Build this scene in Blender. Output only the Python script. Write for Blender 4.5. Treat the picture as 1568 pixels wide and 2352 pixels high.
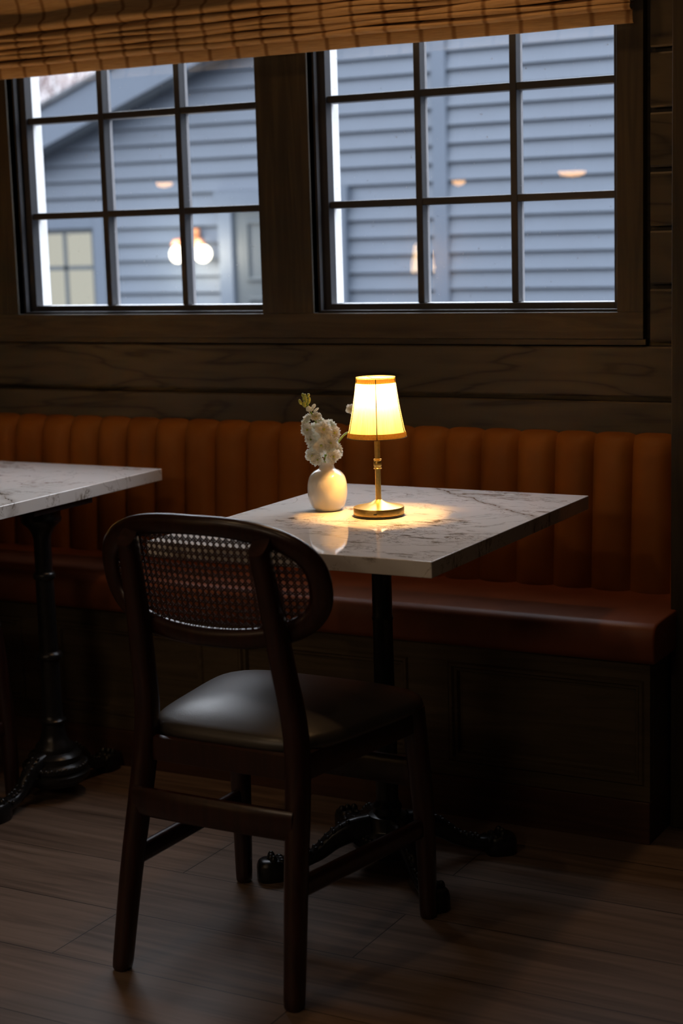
import bpy, bmesh, math, random
from mathutils import Vector, Matrix
random.seed(7)
for o in list(bpy.data.objects): bpy.data.objects.remove(o)
sc = bpy.context.scene
C = sc.collection
R = math.radians

# ------------------------------------------------------------------ camera
CAM_Z = 1.312
yaw, pitch, roll, FPX = R(-28.8), R(9.34), R(-1.684), 3860.0
fwd = Vector((math.sin(yaw)*math.cos(pitch), math.cos(yaw)*math.cos(pitch), -math.sin(pitch)))
r0 = fwd.cross(Vector((0, 0, 1))).normalized(); u0 = r0.cross(fwd)
rr = r0*math.cos(roll)+u0*math.sin(roll); uu = -r0*math.sin(roll)+u0*math.cos(roll)
cam_d = bpy.data.cameras.new('camera'); cam = bpy.data.objects.new('camera', cam_d); C.objects.link(cam)
M = Matrix.Identity(4)
for i in range(3):
    M[i][0] = rr[i]; M[i][1] = uu[i]; M[i][2] = -fwd[i]
M[2][3] = CAM_Z
cam.matrix_world = M
cam_d.sensor_fit = 'VERTICAL'; cam_d.sensor_height = 36.0; cam_d.sensor_width = 24.0
cam_d.lens = FPX/2352*36.0
cam_d.clip_start = 0.05; cam_d.clip_end = 200
cam_d.dof.use_dof = True; cam_d.dof.focus_distance = 3.38; cam_d.dof.aperture_fstop = 3.3
sc.camera = cam
sc.view_settings.view_transform = 'Standard'; sc.view_settings.look = 'None'
sc.view_settings.exposure = 0.0; sc.view_settings.gamma = 1.0; sc.view_settings.use_curve_mapping = False

# ------------------------------------------------------------------ world: overcast dusk sky
SKY = 17.0
w = bpy.data.worlds.new('sky'); sc.world = w; w.use_nodes = True
nt = w.node_tree; nt.nodes.clear()
wo = nt.nodes.new('ShaderNodeOutputWorld'); bg = nt.nodes.new('ShaderNodeBackground')
tc = nt.nodes.new('ShaderNodeTexCoord'); sx = nt.nodes.new('ShaderNodeSeparateXYZ'); rp = nt.nodes.new('ShaderNodeValToRGB')
nt.links.new(tc.outputs['Generated'], sx.inputs[0]); nt.links.new(sx.outputs['Z'], rp.inputs[0])
nt.links.new(rp.outputs[0], bg.inputs[0]); nt.links.new(bg.outputs[0], wo.inputs[0])
e = rp.color_ramp.elements
e[0].position = 0.0; e[0].color = (0.055, 0.055, 0.062, 1)
e[1].position = 1.0; e[1].color = (0.70, 0.75, 0.84, 1)
m_ = e.new(0.18); m_.color = (0.10, 0.103, 0.115, 1); m_ = e.new(0.45); m_.color = (0.44, 0.46, 0.50, 1)
bg.inputs[1].default_value = SKY

# room and lights (numbers tuned here)
X0, X1, Y0, Y1, ZC = -6.6, 2.4, -3.6, 3.66, 2.62
WARM = (1.0, 0.50, 0.135)
LAMP_W = 12.5          # watt of each little table lamp
PEND = 15.0            # glow of pendant diffusers
SPOT_W = 10.0         # unseen ceiling downlights added for warm ambience
FILL_W = 40.0           # far unseen downlights, added as fill on bench and under-table floor
TABLE_W = 14.0        # downlight above the lamp table
def portal(cx, cz, sx_, sz_):
    l = bpy.data.lights.new('window_portal', 'AREA'); l.shape = 'RECTANGLE'; l.size = sx_; l.size_y = sz_
    l.cycles.is_portal = True
    o = bpy.data.objects.new('window_portal', l); C.objects.link(o); o.location = (cx, 3.80, cz)
    o.rotation_euler = (R(-90), 0, 0)      # -Z of the light faces into the room (-Y)
    return o
portal(-2.61, 1.63, .86, 1.12); portal(-1.68, 1.63, .86, 1.12)


# ------------------------------------------------------------------ node helpers
def newmat(name):
    m = bpy.data.materials.new(name); m.use_nodes = True
    return m, m.node_tree, m.node_tree.nodes['Principled BSDF']
def N(nt, typ, **kw):
    n = nt.nodes.new(typ)
    for k, v in kw.items():
        if k.startswith('i_'):
            key = k[2:].replace('_', ' ')
            n.inputs[key].default_value = v
        else: setattr(n, k, v)
    return n
def ramp(nt, src, stops):
    r = nt.nodes.new('ShaderNodeValToRGB'); el = r.color_ramp.elements
    el[0].position, el[0].color = stops[0][0], (*stops[0][1], 1)
    el[1].position, el[1].color = stops[-1][0], (*stops[-1][1], 1)
    for p, c in stops[1:-1]:
        q = el.new(p); q.color = (*c, 1)
    nt.links.new(src, r.inputs[0]); return r
def mapping(nt, scale=(1, 1, 1), loc=(0, 0, 0), rot=(0, 0, 0), coord='Object'):
    t = nt.nodes.new('ShaderNodeTexCoord'); m = nt.nodes.new('ShaderNodeMapping')
    m.inputs['Scale'].default_value = scale; m.inputs['Location'].default_value = loc; m.inputs['Rotation'].default_value = rot
    nt.links.new(t.outputs[coord], m.inputs[0]); return m.outputs[0]
def bump(nt, bs, src, strength=.3, dist=.002):
    b = nt.nodes.new('ShaderNodeBump'); b.inputs['Strength'].default_value = strength; b.inputs['Distance'].default_value = dist
    nt.links.new(src, b.inputs['Height']); nt.links.new(b.outputs[0], bs.inputs['Normal'])
def plain(name, col, rough=.5, metal=0., noise=.12, nscale=30., bumpd=0., spec=.5, coat=0.):
    m, nt, bs = newmat(name)
    v = mapping(nt, (nscale,)*3)
    n = N(nt, 'ShaderNodeTexNoise'); n.inputs['Scale'].default_value = 1.0; n.inputs['Detail'].default_value = 4
    nt.links.new(v, n.inputs['Vector'])
    a = tuple(c*(1-noise) for c in col); b = tuple(min(1, c*(1+noise)) for c in col)
    r = ramp(nt, n.outputs['Fac'], [(.3, a), (.7, b)])
    nt.links.new(r.outputs[0], bs.inputs['Base Color'])
    bs.inputs['Roughness'].default_value = rough; bs.inputs['Metallic'].default_value = metal
    bs.inputs['Specular IOR Level'].default_value = spec
    bs.inputs['Coat Weight'].default_value = coat; bs.inputs['Coat Roughness'].default_value = .15
    if bumpd: bump(nt, bs, n.outputs['Fac'], .5, bumpd)
    return m
def wood(name, dark, light, rough=.45, axis=0, scale=1., coat=0., contrast=(.35, .65), bumpd=.0008, spec=.5):
    m, nt, bs = newmat(name)
    s = [22*scale]*3; s[axis] = 1.6*scale
    v = mapping(nt, tuple(s))
    n = N(nt, 'ShaderNodeTexNoise'); n.inputs['Scale'].default_value = 1.6; n.inputs['Detail'].default_value = 7; n.inputs['Distortion'].default_value = 1.6
    nt.links.new(v, n.inputs['Vector'])
    r = ramp(nt, n.outputs['Fac'], [(contrast[0], dark), (contrast[1], light)])
    nt.links.new(r.outputs[0], bs.inputs['Base Color'])
    bs.inputs['Roughness'].default_value = rough; bs.inputs['Specular IOR Level'].default_value = spec
    bs.inputs['Coat Weight'].default_value = coat; bs.inputs['Coat Roughness'].default_value = .2
    bump(nt, bs, n.outputs['Fac'], .4, bumpd)
    return m
def emit(name, col, strength):
    m = bpy.data.materials.new(name); m.use_nodes = True; nt = m.node_tree; nt.nodes.clear()
    o = nt.nodes.new('ShaderNodeOutputMaterial'); e = nt.nodes.new('ShaderNodeEmission')
    e.inputs[0].default_value = (*col, 1); e.inputs[1].default_value = strength; nt.links.new(e.outputs[0], o.inputs[0]); return m

# wall boards: stained dark wood with swirling grain and knots
def wall_wood():
    m, nt, bs = newmat('dark_stained_boards')
    v = mapping(nt, (1.3, 6, 7.5))
    n = N(nt, 'ShaderNodeTexNoise'); n.inputs['Scale'].default_value = 1.3; n.inputs['Detail'].default_value = 2; n.inputs['Distortion'].default_value = .6
    nt.links.new(v, n.inputs['Vector'])
    mu = N(nt, 'ShaderNodeMath', operation='MULTIPLY'); mu.inputs[1].default_value = 11
    nt.links.new(n.outputs['Fac'], mu.inputs[0])
    fr = N(nt, 'ShaderNodeMath', operation='PINGPONG'); fr.inputs[1].default_value = 1
    nt.links.new(mu.outputs[0], fr.inputs[0])
    v2 = mapping(nt, (5, 80, 110))
    n2 = N(nt, 'ShaderNodeTexNoise'); n2.inputs['Scale'].default_value = 1; n2.inputs['Detail'].default_value = 5
    nt.links.new(v2, n2.inputs['Vector'])
    ad = N(nt, 'ShaderNodeMath', operation='MULTIPLY_ADD'); ad.inputs[1].default_value = .5
    nt.links.new(n2.outputs['Fac'], ad.inputs[0]); nt.links.new(fr.outputs[0], ad.inputs[2])
    r = ramp(nt, ad.outputs[0], [(.25, (.018, .013, .008)), (.45, (.048, .038, .022)), (1.0, (.064, .050, .029))])
    nt.links.new(r.outputs[0], bs.inputs['Base Color'])
    bs.inputs['Roughness'].default_value = .5; bs.inputs['Specular IOR Level'].default_value = .3
    bump(nt, bs, ad.outputs[0], .35, .001)
    return m
def floor_mat():
    m, nt, bs = newmat('wood_plank_floor')
    v = mapping(nt, (1, 1, 1), loc=(0.0, -.357+.22, 0))
    br = N(nt, 'ShaderNodeTexBrick'); br.offset = .37; br.squash = 1
    br.inputs['Scale'].default_value = 1; br.inputs['Brick Width'].default_value = 1.41; br.inputs['Row Height'].default_value = .22
    br.inputs['Mortar Size'].default_value = .0013; br.inputs['Mortar Smooth'].default_value = .2; br.inputs['Bias'].default_value = 0
    br.inputs['Color1'].default_value = (.0, .0, .0, 1); br.inputs['Color2'].default_value = (1, 1, 1, 1); br.inputs['Mortar'].default_value = (.5, .5, .5, 1)
    nt.links.new(v, br.inputs['Vector'])
    v2 = mapping(nt, (1.5, 24, 1))
    n = N(nt, 'ShaderNodeTexNoise'); n.inputs['Scale'].default_value = 1.5; n.inputs['Detail'].default_value = 8; n.inputs['Distortion'].default_value = 1
    nt.links.new(v2, n.inputs['Vector'])
    mx = N(nt, 'ShaderNodeMath', operation='MULTIPLY_ADD'); mx.inputs[1].default_value = .18
    nt.links.new(br.outputs['Color'], mx.inputs[0]); nt.links.new(n.outputs['Fac'], mx.inputs[2])
    r = ramp(nt, mx.outputs[0], [(.38, (.100, .068, .050)), (.62, (.185, .130, .098)), (.8, (.225, .163, .126))])
    mm = N(nt, 'ShaderNodeMix', data_type='RGBA'); mm.inputs[7].default_value = (.02, .014, .01, 1)
    nt.links.new(br.outputs['Fac'], mm.inputs[0]); nt.links.new(r.outputs[0], mm.inputs[6])
    nt.links.new(mm.outputs[2], bs.inputs['Base Color'])
    bs.inputs['Roughness'].default_value = .42; bs.inputs['Specular IOR Level'].default_value = .28
    sub = N(nt, 'ShaderNodeMath', operation='SUBTRACT'); nt.links.new(n.outputs['Fac'], sub.inputs[0]); nt.links.new(br.outputs['Fac'], sub.inputs[1])
    bump(nt, bs, sub.outputs[0], .25, .001)
    return m
def marble_mat():
    m, nt, bs = newmat('white_veined_marble')
    v = mapping(nt, (1, 1, 1))
    def noise(scale, detail=6, dist=0., vec=None, rough=.6):
        n = N(nt, 'ShaderNodeTexNoise'); n.inputs['Scale'].default_value = scale; n.inputs['Detail'].default_value = detail
        n.inputs['Distortion'].default_value = dist; n.inputs['Roughness'].default_value = rough
        nt.links.new(vec or v, n.inputs['Vector']); return n.outputs['Fac']
    def mth(op, a, b=None, c=None):
        n = N(nt, 'ShaderNodeMath', operation=op)
        for i, x in enumerate((a, b, c)):
            if x is None: continue
            if isinstance(x, (int, float)): n.inputs[i].default_value = x
            else: nt.links.new(x, n.inputs[i])
        return n.outputs[0]
    def smooth(x, a, b):
        n = N(nt, 'ShaderNodeMapRange', interpolation_type='SMOOTHSTEP'); n.inputs['From Min'].default_value = a; n.inputs['From Max'].default_value = b
        nt.links.new(x, n.inputs['Value']); return n.outputs['Result']
    s = N(nt, 'ShaderNodeSeparateXYZ'); nt.links.new(v, s.inputs[0]); X, Y = s.outputs['X'], s.outputs['Y']
    wob = mth('MULTIPLY', mth('SUBTRACT', noise(9, 8), .5), .09)
    # long single vein across the far right corner; object coords are relative to the top's centre
    d = mth('ADD', mth('ADD', mth('MULTIPLY', X, .64), mth('MULTIPLY', Y, .765)), wob)
    line = mth('ABSOLUTE', mth('SUBTRACT', d, .262))
    vein = mth('SUBTRACT', 1., smooth(line, .0, .0045))
    vein = mth('MULTIPLY', vein, smooth(noise(14, 3), .36, .5))
    halo = mth('MULTIPLY', mth('SUBTRACT', 1., smooth(line, .0, .022)), .22)
    # busy patches: iso-lines of a stretched noise, masked
    v3 = mapping(nt, (3.2, 9, 9), rot=(0, 0, R(-14)))
    n3 = noise(2.0, 9, 1.1, v3, .66)
    iso = mth('SUBTRACT', 1., smooth(mth('ABSOLUTE', mth('SUBTRACT', n3, .53)), .0, .014))
    v3b = mapping(nt, (2.0, 3.6, 3), loc=(.37, .1, 0))
    mask = smooth(noise(2.4, 3, .3, v3b), .50, .60)
    v4 = mapping(nt, (5.5, 17, 9), rot=(0, 0, R(-10)))
    du = mth('DIVIDE', mth('SUBTRACT', X, .13), .19); dv = mth('DIVIDE', mth('ADD', Y, .15), .125)
    ell = mth('SUBTRACT', 1., smooth(mth('ADD', mth('ADD', mth('MULTIPLY', du, du), mth('MULTIPLY', dv, dv)), mth('MULTIPLY', mth('SUBTRACT', noise(6, 4), .5), 1.6)), .45, 1.25))
    mask = mth('MAXIMUM', mask, ell)
    blot = mth('MULTIPLY', smooth(noise(2.3, 8, .8, v4, .7), .54, .62), mask)
    busy = mth('MULTIPLY', iso, mask)
    n5 = noise(2.6, 6, 1.6, None, .6)
    faint = mth('MULTIPLY', mth('SUBTRACT', 1., smooth(mth('ABSOLUTE', mth('SUBTRACT', n5, .5)), .0, .008)), .28)
    tot = mth('MAXIMUM', mth('MAXIMUM', mth('MULTIPLY', vein, .8), halo), mth('MAXIMUM', mth('MULTIPLY', busy, .8), mth('MAXIMUM', mth('MULTIPLY', blot, .7), faint)))
    r = ramp(nt, tot, [(0, (.84, .81, .78)), (.5, (.36, .31, .26)), (1, (.085, .062, .045))])
    nt.links.new(r.outputs[0], bs.inputs['Base Color'])
    bs.inputs['Roughness'].default_value = .055; bs.inputs['Specular IOR Level'].default_value = .5
    return m
def fabric_shade_mat():      # window shade: tan linen with brown window-pane stripes
    m, nt, bs = newmat('tan_striped_linen')
    v = mapping(nt); s = N(nt, 'ShaderNodeSeparateXYZ'); nt.links.new(v, s.inputs[0])
    nz = N(nt, 'ShaderNodeTexNoise'); nz.inputs['Scale'].default_value = 6; nt.links.new(v, nz.inputs['Vector'])
    a = N(nt, 'ShaderNodeMath', operation='MULTIPLY_ADD'); a.inputs[1].default_value = .018
    nt.links.new(nz.outputs['Fac'], a.inputs[0]); nt.links.new(s.outputs['X'], a.inputs[2])
    w_ = N(nt, 'ShaderNodeMath', operation='PINGPONG'); w_.inputs[1].default_value = .0415
    nt.links.new(a.outputs[0], w_.inputs[0])
    mr = N(nt, 'ShaderNodeMapRange', interpolation_type='SMOOTHSTEP'); mr.inputs['From Min'].default_value = .0015; mr.inputs['From Max'].default_value = .0095
    nt.links.new(w_.outputs[0], mr.inputs['Value'])
    th = N(nt, 'ShaderNodeTexNoise'); th.inputs['Scale'].default_value = 1; th.inputs['Detail'].default_value = 6
    nt.links.new(mapping(nt, (18, 40, 420)), th.inputs['Vector'])
    base = ramp(nt, th.outputs['Fac'], [(.3, (.42, .27, .14)), (.7, (.60, .41, .22))])
    mm = N(nt, 'ShaderNodeMix', data_type='RGBA'); mm.inputs[6].default_value = (.26, .145, .065, 1)
    nt.links.new(mr.outputs[0], mm.inputs[0]); nt.links.new(base.outputs[0], mm.inputs[7])
    nt.links.new(mm.outputs[2], bs.inputs['Base Color'])
    bs.inputs['Roughness'].default_value = .95; bs.inputs['Specular IOR Level'].default_value = .1
    bump(nt, bs, th.outputs['Fac'], .5, .001)
    return m
def lampshade_mat(name='pleated_lamp_fabric', thick=False):
    m = bpy.data.materials.new(name); m.use_nodes = True; nt = m.node_tree; nt.nodes.clear()
    o = nt.nodes.new('ShaderNodeOutputMaterial')
    t = nt.nodes.new('ShaderNodeBsdfTranslucent'); d = nt.nodes.new('ShaderNodeBsdfDiffuse'); mx = nt.nodes.new('ShaderNodeMixShader')
    v = mapping(nt, (1, 1, 1), coord='UV')
    s = N(nt, 'ShaderNodeSeparateXYZ'); nt.links.new(v, s.inputs[0])
    nz = N(nt, 'ShaderNodeTexNoise'); nz.inputs['Scale'].default_value = 1; nz.inputs['Detail'].default_value = 4
    nt.links.new(mapping(nt, (170, 2.0, 1), coord='UV'), nz.inputs['Vector'])
    if thick: stops = [(.3, (.42, .27, .07)), (.7, (.58, .40, .12))]
    else: stops = [(.3, (.62, .48, .24)), (.7, (.84, .68, .38))]
    r = ramp(nt, nz.outputs['Fac'], stops)
    nt.links.new(r.outputs[0], t.inputs[0]); nt.links.new(r.outputs[0], d.inputs[0])
    mx.inputs[0].default_value = .50 if thick else .38
    nt.links.new(t.outputs[0], mx.inputs[1]); nt.links.new(d.outputs[0], mx.inputs[2]); nt.links.new(mx.outputs[0], o.inputs[0])
    return m
def glass_mat():
    m = bpy.data.materials.new('window_glass'); m.use_nodes = True; nt = m.node_tree; nt.nodes.clear()
    o = nt.nodes.new('ShaderNodeOutputMaterial'); t = nt.nodes.new('ShaderNodeBsdfTransparent'); g = nt.nodes.new('ShaderNodeBsdfGlossy')
    f = nt.nodes.new('ShaderNodeFresnel'); f.inputs[0].default_value = 1.52; g.inputs['Roughness'].default_value = 0.0
    # dried rain specks and dust
    nz = N(nt, 'ShaderNodeTexNoise'); nz.inputs['Scale'].default_value = 120; nz.inputs['Detail'].default_value = 2; nt.links.new(mapping(nt), nz.inputs['Vector'])
    rm = ramp(nt, nz.outputs['Fac'], [(.72, (0, 0, 0)), (.76, (.5, .5, .5))])
    d = nt.nodes.new('ShaderNodeBsdfDiffuse'); d.inputs[0].default_value = (.7, .75, .8, 1)
    t.inputs[0].default_value = (.93, .95, .96, 1)
    mu = N(nt, 'ShaderNodeMath', operation='MULTIPLY'); mu.inputs[1].default_value = 1.7; nt.links.new(f.outputs[0], mu.inputs[0])
    mx = nt.nodes.new('ShaderNodeMixShader'); nt.links.new(mu.outputs[0], mx.inputs[0]); nt.links.new(t.outputs[0], mx.inputs[1]); nt.links.new(g.outputs[0], mx.inputs[2])
    m2 = nt.nodes.new('ShaderNodeMixShader'); nt.links.new(rm.outputs[0], m2.inputs[0]); nt.links.new(mx.outputs[0], m2.inputs[1]); nt.links.new(d.outputs[0], m2.inputs[2])
    nt.links.new(m2.outputs[0], o.inputs[0]); return m
def leather(name, a, b, rough=.38, scale=450, bd=.0004, spec=.5):
    m, nt, bs = newmat(name)
    n = N(nt, 'ShaderNodeTexVoronoi'); n.inputs['Scale'].default_value = scale; nt.links.new(mapping(nt), n.inputs['Vector'])
    n2 = N(nt, 'ShaderNodeTexNoise'); n2.inputs['Scale'].default_value = 9; n2.inputs['Detail'].default_value = 5; nt.links.new(mapping(nt), n2.inputs['Vector'])
    r = ramp(nt, n2.outputs['Fac'], [(.3, a), (.7, b)]); nt.links.new(r.outputs[0], bs.inputs['Base Color'])
    bs.inputs['Roughness'].default_value = rough; bs.inputs['Specular IOR Level'].default_value = spec
    bump(nt, bs, n.outputs['Distance'], .25, bd); return m

def petal_mat():
    m = bpy.data.materials.new('white_petal'); m.use_nodes = True; nt = m.node_tree; nt.nodes.clear()
    o = nt.nodes.new('ShaderNodeOutputMaterial'); t = nt.nodes.new('ShaderNodeBsdfTranslucent'); d = nt.nodes.new('ShaderNodeBsdfDiffuse'); mx = nt.nodes.new('ShaderNodeMixShader')
    n = N(nt, 'ShaderNodeTexNoise'); n.inputs['Scale'].default_value = 120; nt.links.new(mapping(nt), n.inputs['Vector'])
    r = ramp(nt, n.outputs['Fac'], [(.3, (.82, .79, .66)), (.7, (.93, .91, .82))]); nt.links.new(r.outputs[0], t.inputs[0]); nt.links.new(r.outputs[0], d.inputs[0])
    mx.inputs[0].default_value = .55; nt.links.new(t.outputs[0], mx.inputs[1]); nt.links.new(d.outputs[0], mx.inputs[2]); nt.links.new(mx.outputs[0], o.inputs[0]); return m
MAT = dict(
    wallwood=wall_wood(), floor=floor_mat(), marble=marble_mat(), shadecloth=fabric_shade_mat(), glass=glass_mat(),
    casing=wood('dark_stained_trim', (.040, .029, .015), (.070, .051, .028), .5, 0, 1., spec=.3),
    casing_v=wood('dark_stained_upright', (.030, .023, .014), (.054, .041, .024), .5, 2, 1., spec=.3),
    sash=plain('dark_painted_sash', (.030, .030, .034), .42, noise=.08),
    white_out=plain('white_exterior_paint', (.60, .60, .60), .55, noise=.05),
    muntin_out=plain('pale_exterior_paint', (.16, .16, .17), .5, noise=.05),
    seatleather=leather('rust_orange_leather', (.17, .048, .018), (.24, .070, .026), .45, spec=.4),
    backleather=leather('orange_leather', (.27, .090, .012), (.34, .120, .018), .55, spec=.22),
    benchwood=wood('bench_panel_wood', (.075, .055, .030), (.115, .085, .048), .5, 0, 1., spec=.3),
    toe=wood('red_brown_toe_board', (.055, .022, .012), (.085, .036, .018), .5, 0),
    chairwood=wood('dark_mahogany', (.017, .0046, .0032), (.034, .0090, .0056), .34, 2, 1.4, coat=.3),
    cane=plain('dark_woven_cane', (.050, .019, .009), .65, noise=.25, nscale=60),
    blackleather=leather('black_leather', (.035, .032, .030), (.050, .046, .042), .38, 500, .0003, .9),
    iron=plain('black_cast_iron', (.016, .016, .017), .30, .25, .3, 90, .0006),
    brass=plain('brushed_brass', (.90, .58, .15), .33, 1., .08, 200), seam=plain('dark_shade_seam', (.10, .055, .015), .8),
    brass_d=plain('dark_aged_brass', (.30, .19, .06), .4, .9, .1, 60),
    black=plain('black_plastic', (.01, .01, .01), .4),
    ceramic=plain('cream_glazed_ceramic', (.80, .76, .66), .08, noise=.03, nscale=15, coat=.5),
    petal=petal_mat(),
    petalc=plain('green_petal_centre', (.50, .55, .12), .6, noise=.2, nscale=90),
    bud=plain('green_bud', (.38, .42, .07), .5, noise=.25, nscale=150),
    stem=plain('green_stem', (.30, .42, .05), .45, noise=.15, nscale=60),
    lshade=lampshade_mat(), ltrim=lampshade_mat('lamp_shade_trim_cloth', True),
    ceiling=plain('dark_ceiling_paint', (.20, .18, .15), .8), plaster=plain('brown_plaster', (.34, .29, .23), .8),
    siding=plain('blue_grey_siding_paint', (.046, .060, .083), .6, noise=.05, nscale=3),
    trimgrey=plain('blue_grey_trim_paint', (.054, .070, .096), .55, noise=.04, nscale=3),
    doorgrey=plain('slate_door_paint', (.036, .045, .052), .5, noise=.05, nscale=4),
    roof=plain('grey_roof_shingle', (.05, .055, .065), .9, noise=.3, nscale=12),
    ground=plain('damp_gravel', (.09, .09, .095), .9, noise=.3, nscale=8),
    bark=plain('pinkish_bark', (.16, .12, .12), .9, noise=.3, nscale=8),
    bulbwarm=emit('warm_bulb', (1.0, .62, .26), 60), pend=emit('pendant_diffuser_glow', (1., .50, .17), PEND),
    lantern=emit('lantern_globe_glow', (1., .90, .70), 6.0), winlit=emit('lit_blind_glow', (.95, .93, .80), .62),
    canopy=plain('sconce_copper', (.6, .25, .12), .35, .8),
)
def lampmat(name, col): return plain(name, col)

# ------------------------------------------------------------------ mesh helpers
def box(bm, x0, x1, y0, y1, z0, z1):
    vs = [bm.verts.new(p) for p in ((x0,y0,z0),(x1,y0,z0),(x1,y1,z0),(x0,y1,z0),(x0,y0,z1),(x1,y0,z1),(x1,y1,z1),(x0,y1,z1))]
    for f in ((0,3,2,1),(4,5,6,7),(0,1,5,4),(1,2,6,5),(2,3,7,6),(3,0,4,7)): bm.faces.new([vs[i] for i in f])
    return vs
def lathe(bm, prof, c=(0,0,0), seg=40, cap=True, mod=None):
    rings = []
    for (r, z) in prof:
        ring = []
        for k in range(seg):
            a = 2*math.pi*k/seg; q = r*(mod(a, z) if mod else 1)
            ring.append(bm.verts.new((c[0]+q*math.cos(a), c[1]+q*math.sin(a), c[2]+z)))
        rings.append(ring)
    for a, b in zip(rings, rings[1:]):
        for k in range(seg): bm.faces.new((a[k], a[(k+1)%seg], b[(k+1)%seg], b[k]))
    if cap:
        bm.faces.new(list(reversed(rings[0]))); bm.faces.new(rings[-1])
def sweep(bm, path, hw, hd, side=Vector((1,0,0)), seg=12, power=3.0, cap=True, closed=False):
    """rounded-rectangle section swept along path; hw = half size along 'side', hd = half size across."""
    P = [Vector(p) for p in path]; n = len(P); rings = []
    for i, p in enumerate(P):
        if closed: t = (P[(i+1)%n]-P[i-1]).normalized()
        else: t = (P[min(i+1,n-1)]-P[max(i-1,0)]).normalized()
        sd = side(i) if callable(side) else side
        s = (sd - t*sd.dot(t)).normalized(); q = t.cross(s)
        a_ = hw[i] if isinstance(hw, (list, tuple)) else hw; b_ = hd[i] if isinstance(hd, (list, tuple)) else hd
        ring = []
        for k in range(seg):
            th = 2*math.pi*(k+.5)/seg; c, d = math.cos(th), math.sin(th)
            rr_ = (abs(c)**power+abs(d)**power)**(-1/power)
            ring.append(bm.verts.new(p+s*(a_*c*rr_)+q*(b_*d*rr_)))
        rings.append(ring)
    m = n if closed else n-1
    for i in range(m):
        a, b = rings[i], rings[(i+1)%n]
        for k in range(seg): bm.faces.new((a[k], a[(k+1)%seg], b[(k+1)%seg], b[k]))
    if cap and not closed:
        bm.faces.new(list(reversed(rings[0]))); bm.faces.new(rings[-1])
def blob(bm, c, r, seg=10, rings=7, rot=None):
    r = (r, r, r) if isinstance(r, (int, float)) else r
    Mx = (rot or Matrix.Identity(3))
    prev = None; c = Vector(c)
    top = bm.verts.new(c+Mx@Vector((0,0,r[2]))); bot = bm.verts.new(c+Mx@Vector((0,0,-r[2])))
    rs = []
    for i in range(1, rings):
        ph = math.pi*i/rings
        rs.append([bm.verts.new(c+Mx@Vector((r[0]*math.sin(ph)*math.cos(2*math.pi*k/seg), r[1]*math.sin(ph)*math.sin(2*math.pi*k/seg), r[2]*math.cos(ph)))) for k in range(seg)])
    for k in range(seg): bm.faces.new((top, rs[0][k], rs[0][(k+1)%seg]))
    for a, b in zip(rs, rs[1:]):
        for k in range(seg): bm.faces.new((a[k], b[k], b[(k+1)%seg], a[(k+1)%seg]))
    for k in range(seg): bm.faces.new((bot, rs[-1][(k+1)%seg], rs[-1][k]))
def spl(pts, n=8):
    """Catmull-Rom through tuples of any length"""
    out = []
    P = [pts[0]]+list(pts)+[pts[-1]]
    for i in range(1, len(P)-2):
        for k in range(n):
            t = k/n; a, b, c, d = P[i-1], P[i], P[i+1], P[i+2]
            out.append(tuple(.5*((2*b[j])+(-a[j]+c[j])*t+(2*a[j]-5*b[j]+4*c[j]-d[j])*t*t+(-a[j]+3*b[j]-3*c[j]+d[j])*t**3) for j in range(len(b))))
    out.append(tuple(pts[-1])); return out
def obj(name, bm, mat, parent=None, smooth=False, bevel=0., angle=40):
    bmesh.ops.recalc_face_normals(bm, faces=bm.faces)
    me = bpy.data.meshes.new(name); bm.to_mesh(me); bm.free()
    mats = mat if isinstance(mat, list) else [mat]
    for q in mats: me.materials.append(q)
    if smooth:
        for p in me.polygons: p.use_smooth = True
        if angle < 180: me.set_sharp_from_angle(angle=R(angle))
    o = bpy.data.objects.new(name, me); C.objects.link(o)
    if parent: o.parent = parent
    if bevel:
        b = o.modifiers.new('bevel', 'BEVEL'); b.width = bevel; b.segments = 3; b.limit_method = 'ANGLE'; b.angle_limit = R(35)
        for p in me.polygons: p.use_smooth = True
        b.harden_normals = True
    return o
def B(): return bmesh.new()
def bx(name, x0, x1, y0, y1, z0, z1, mat, parent=None, bevel=0.):
    bm = B(); box(bm, x0, x1, y0, y1, z0, z1); return obj(name, bm, mat, parent, bevel=bevel)
def tag(o, label, cat, group=None):
    o['label'] = label; o['category'] = cat
    if group: o['group'] = group
    return o
def empty(name, loc, rz=0.):
    o = bpy.data.objects.new(name, None); C.objects.link(o); o.location = loc; o.rotation_euler = (0, 0, rz); o.empty_display_size = .1
    return o
def struct(o): o['kind'] = 'structure'; return o
def copy_tree(o, parent=None):
    c = o.copy(); C.objects.link(c); c.parent = parent
    for ch in list(o.children): copy_tree(ch, c)
    return c

# ================================================================== the room
bm = B(); box(bm, X0-.1, X1+.1, Y0-.1, 3.9, -.06, 0.0); struct(obj('floor', bm, MAT['floor']))
bm = B(); box(bm, X0-.1, X1+.1, Y0-.1, 3.9, ZC, ZC+.08); struct(obj('ceiling', bm, MAT['ceiling']))
bm = B(); box(bm, X0-.1, X0, Y0-.1, 3.9, 0, ZC); struct(obj('wall_left', bm, MAT['plaster']))
bm = B(); box(bm, X1, X1+.1, Y0-.1, 3.9, 0, ZC); struct(obj('wall_right', bm, MAT['plaster']))
bm = B(); box(bm, X0-.1, X1+.1, Y0-.1, Y0, 0, ZC); struct(obj('wall_front', bm, MAT['plaster']))
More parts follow.
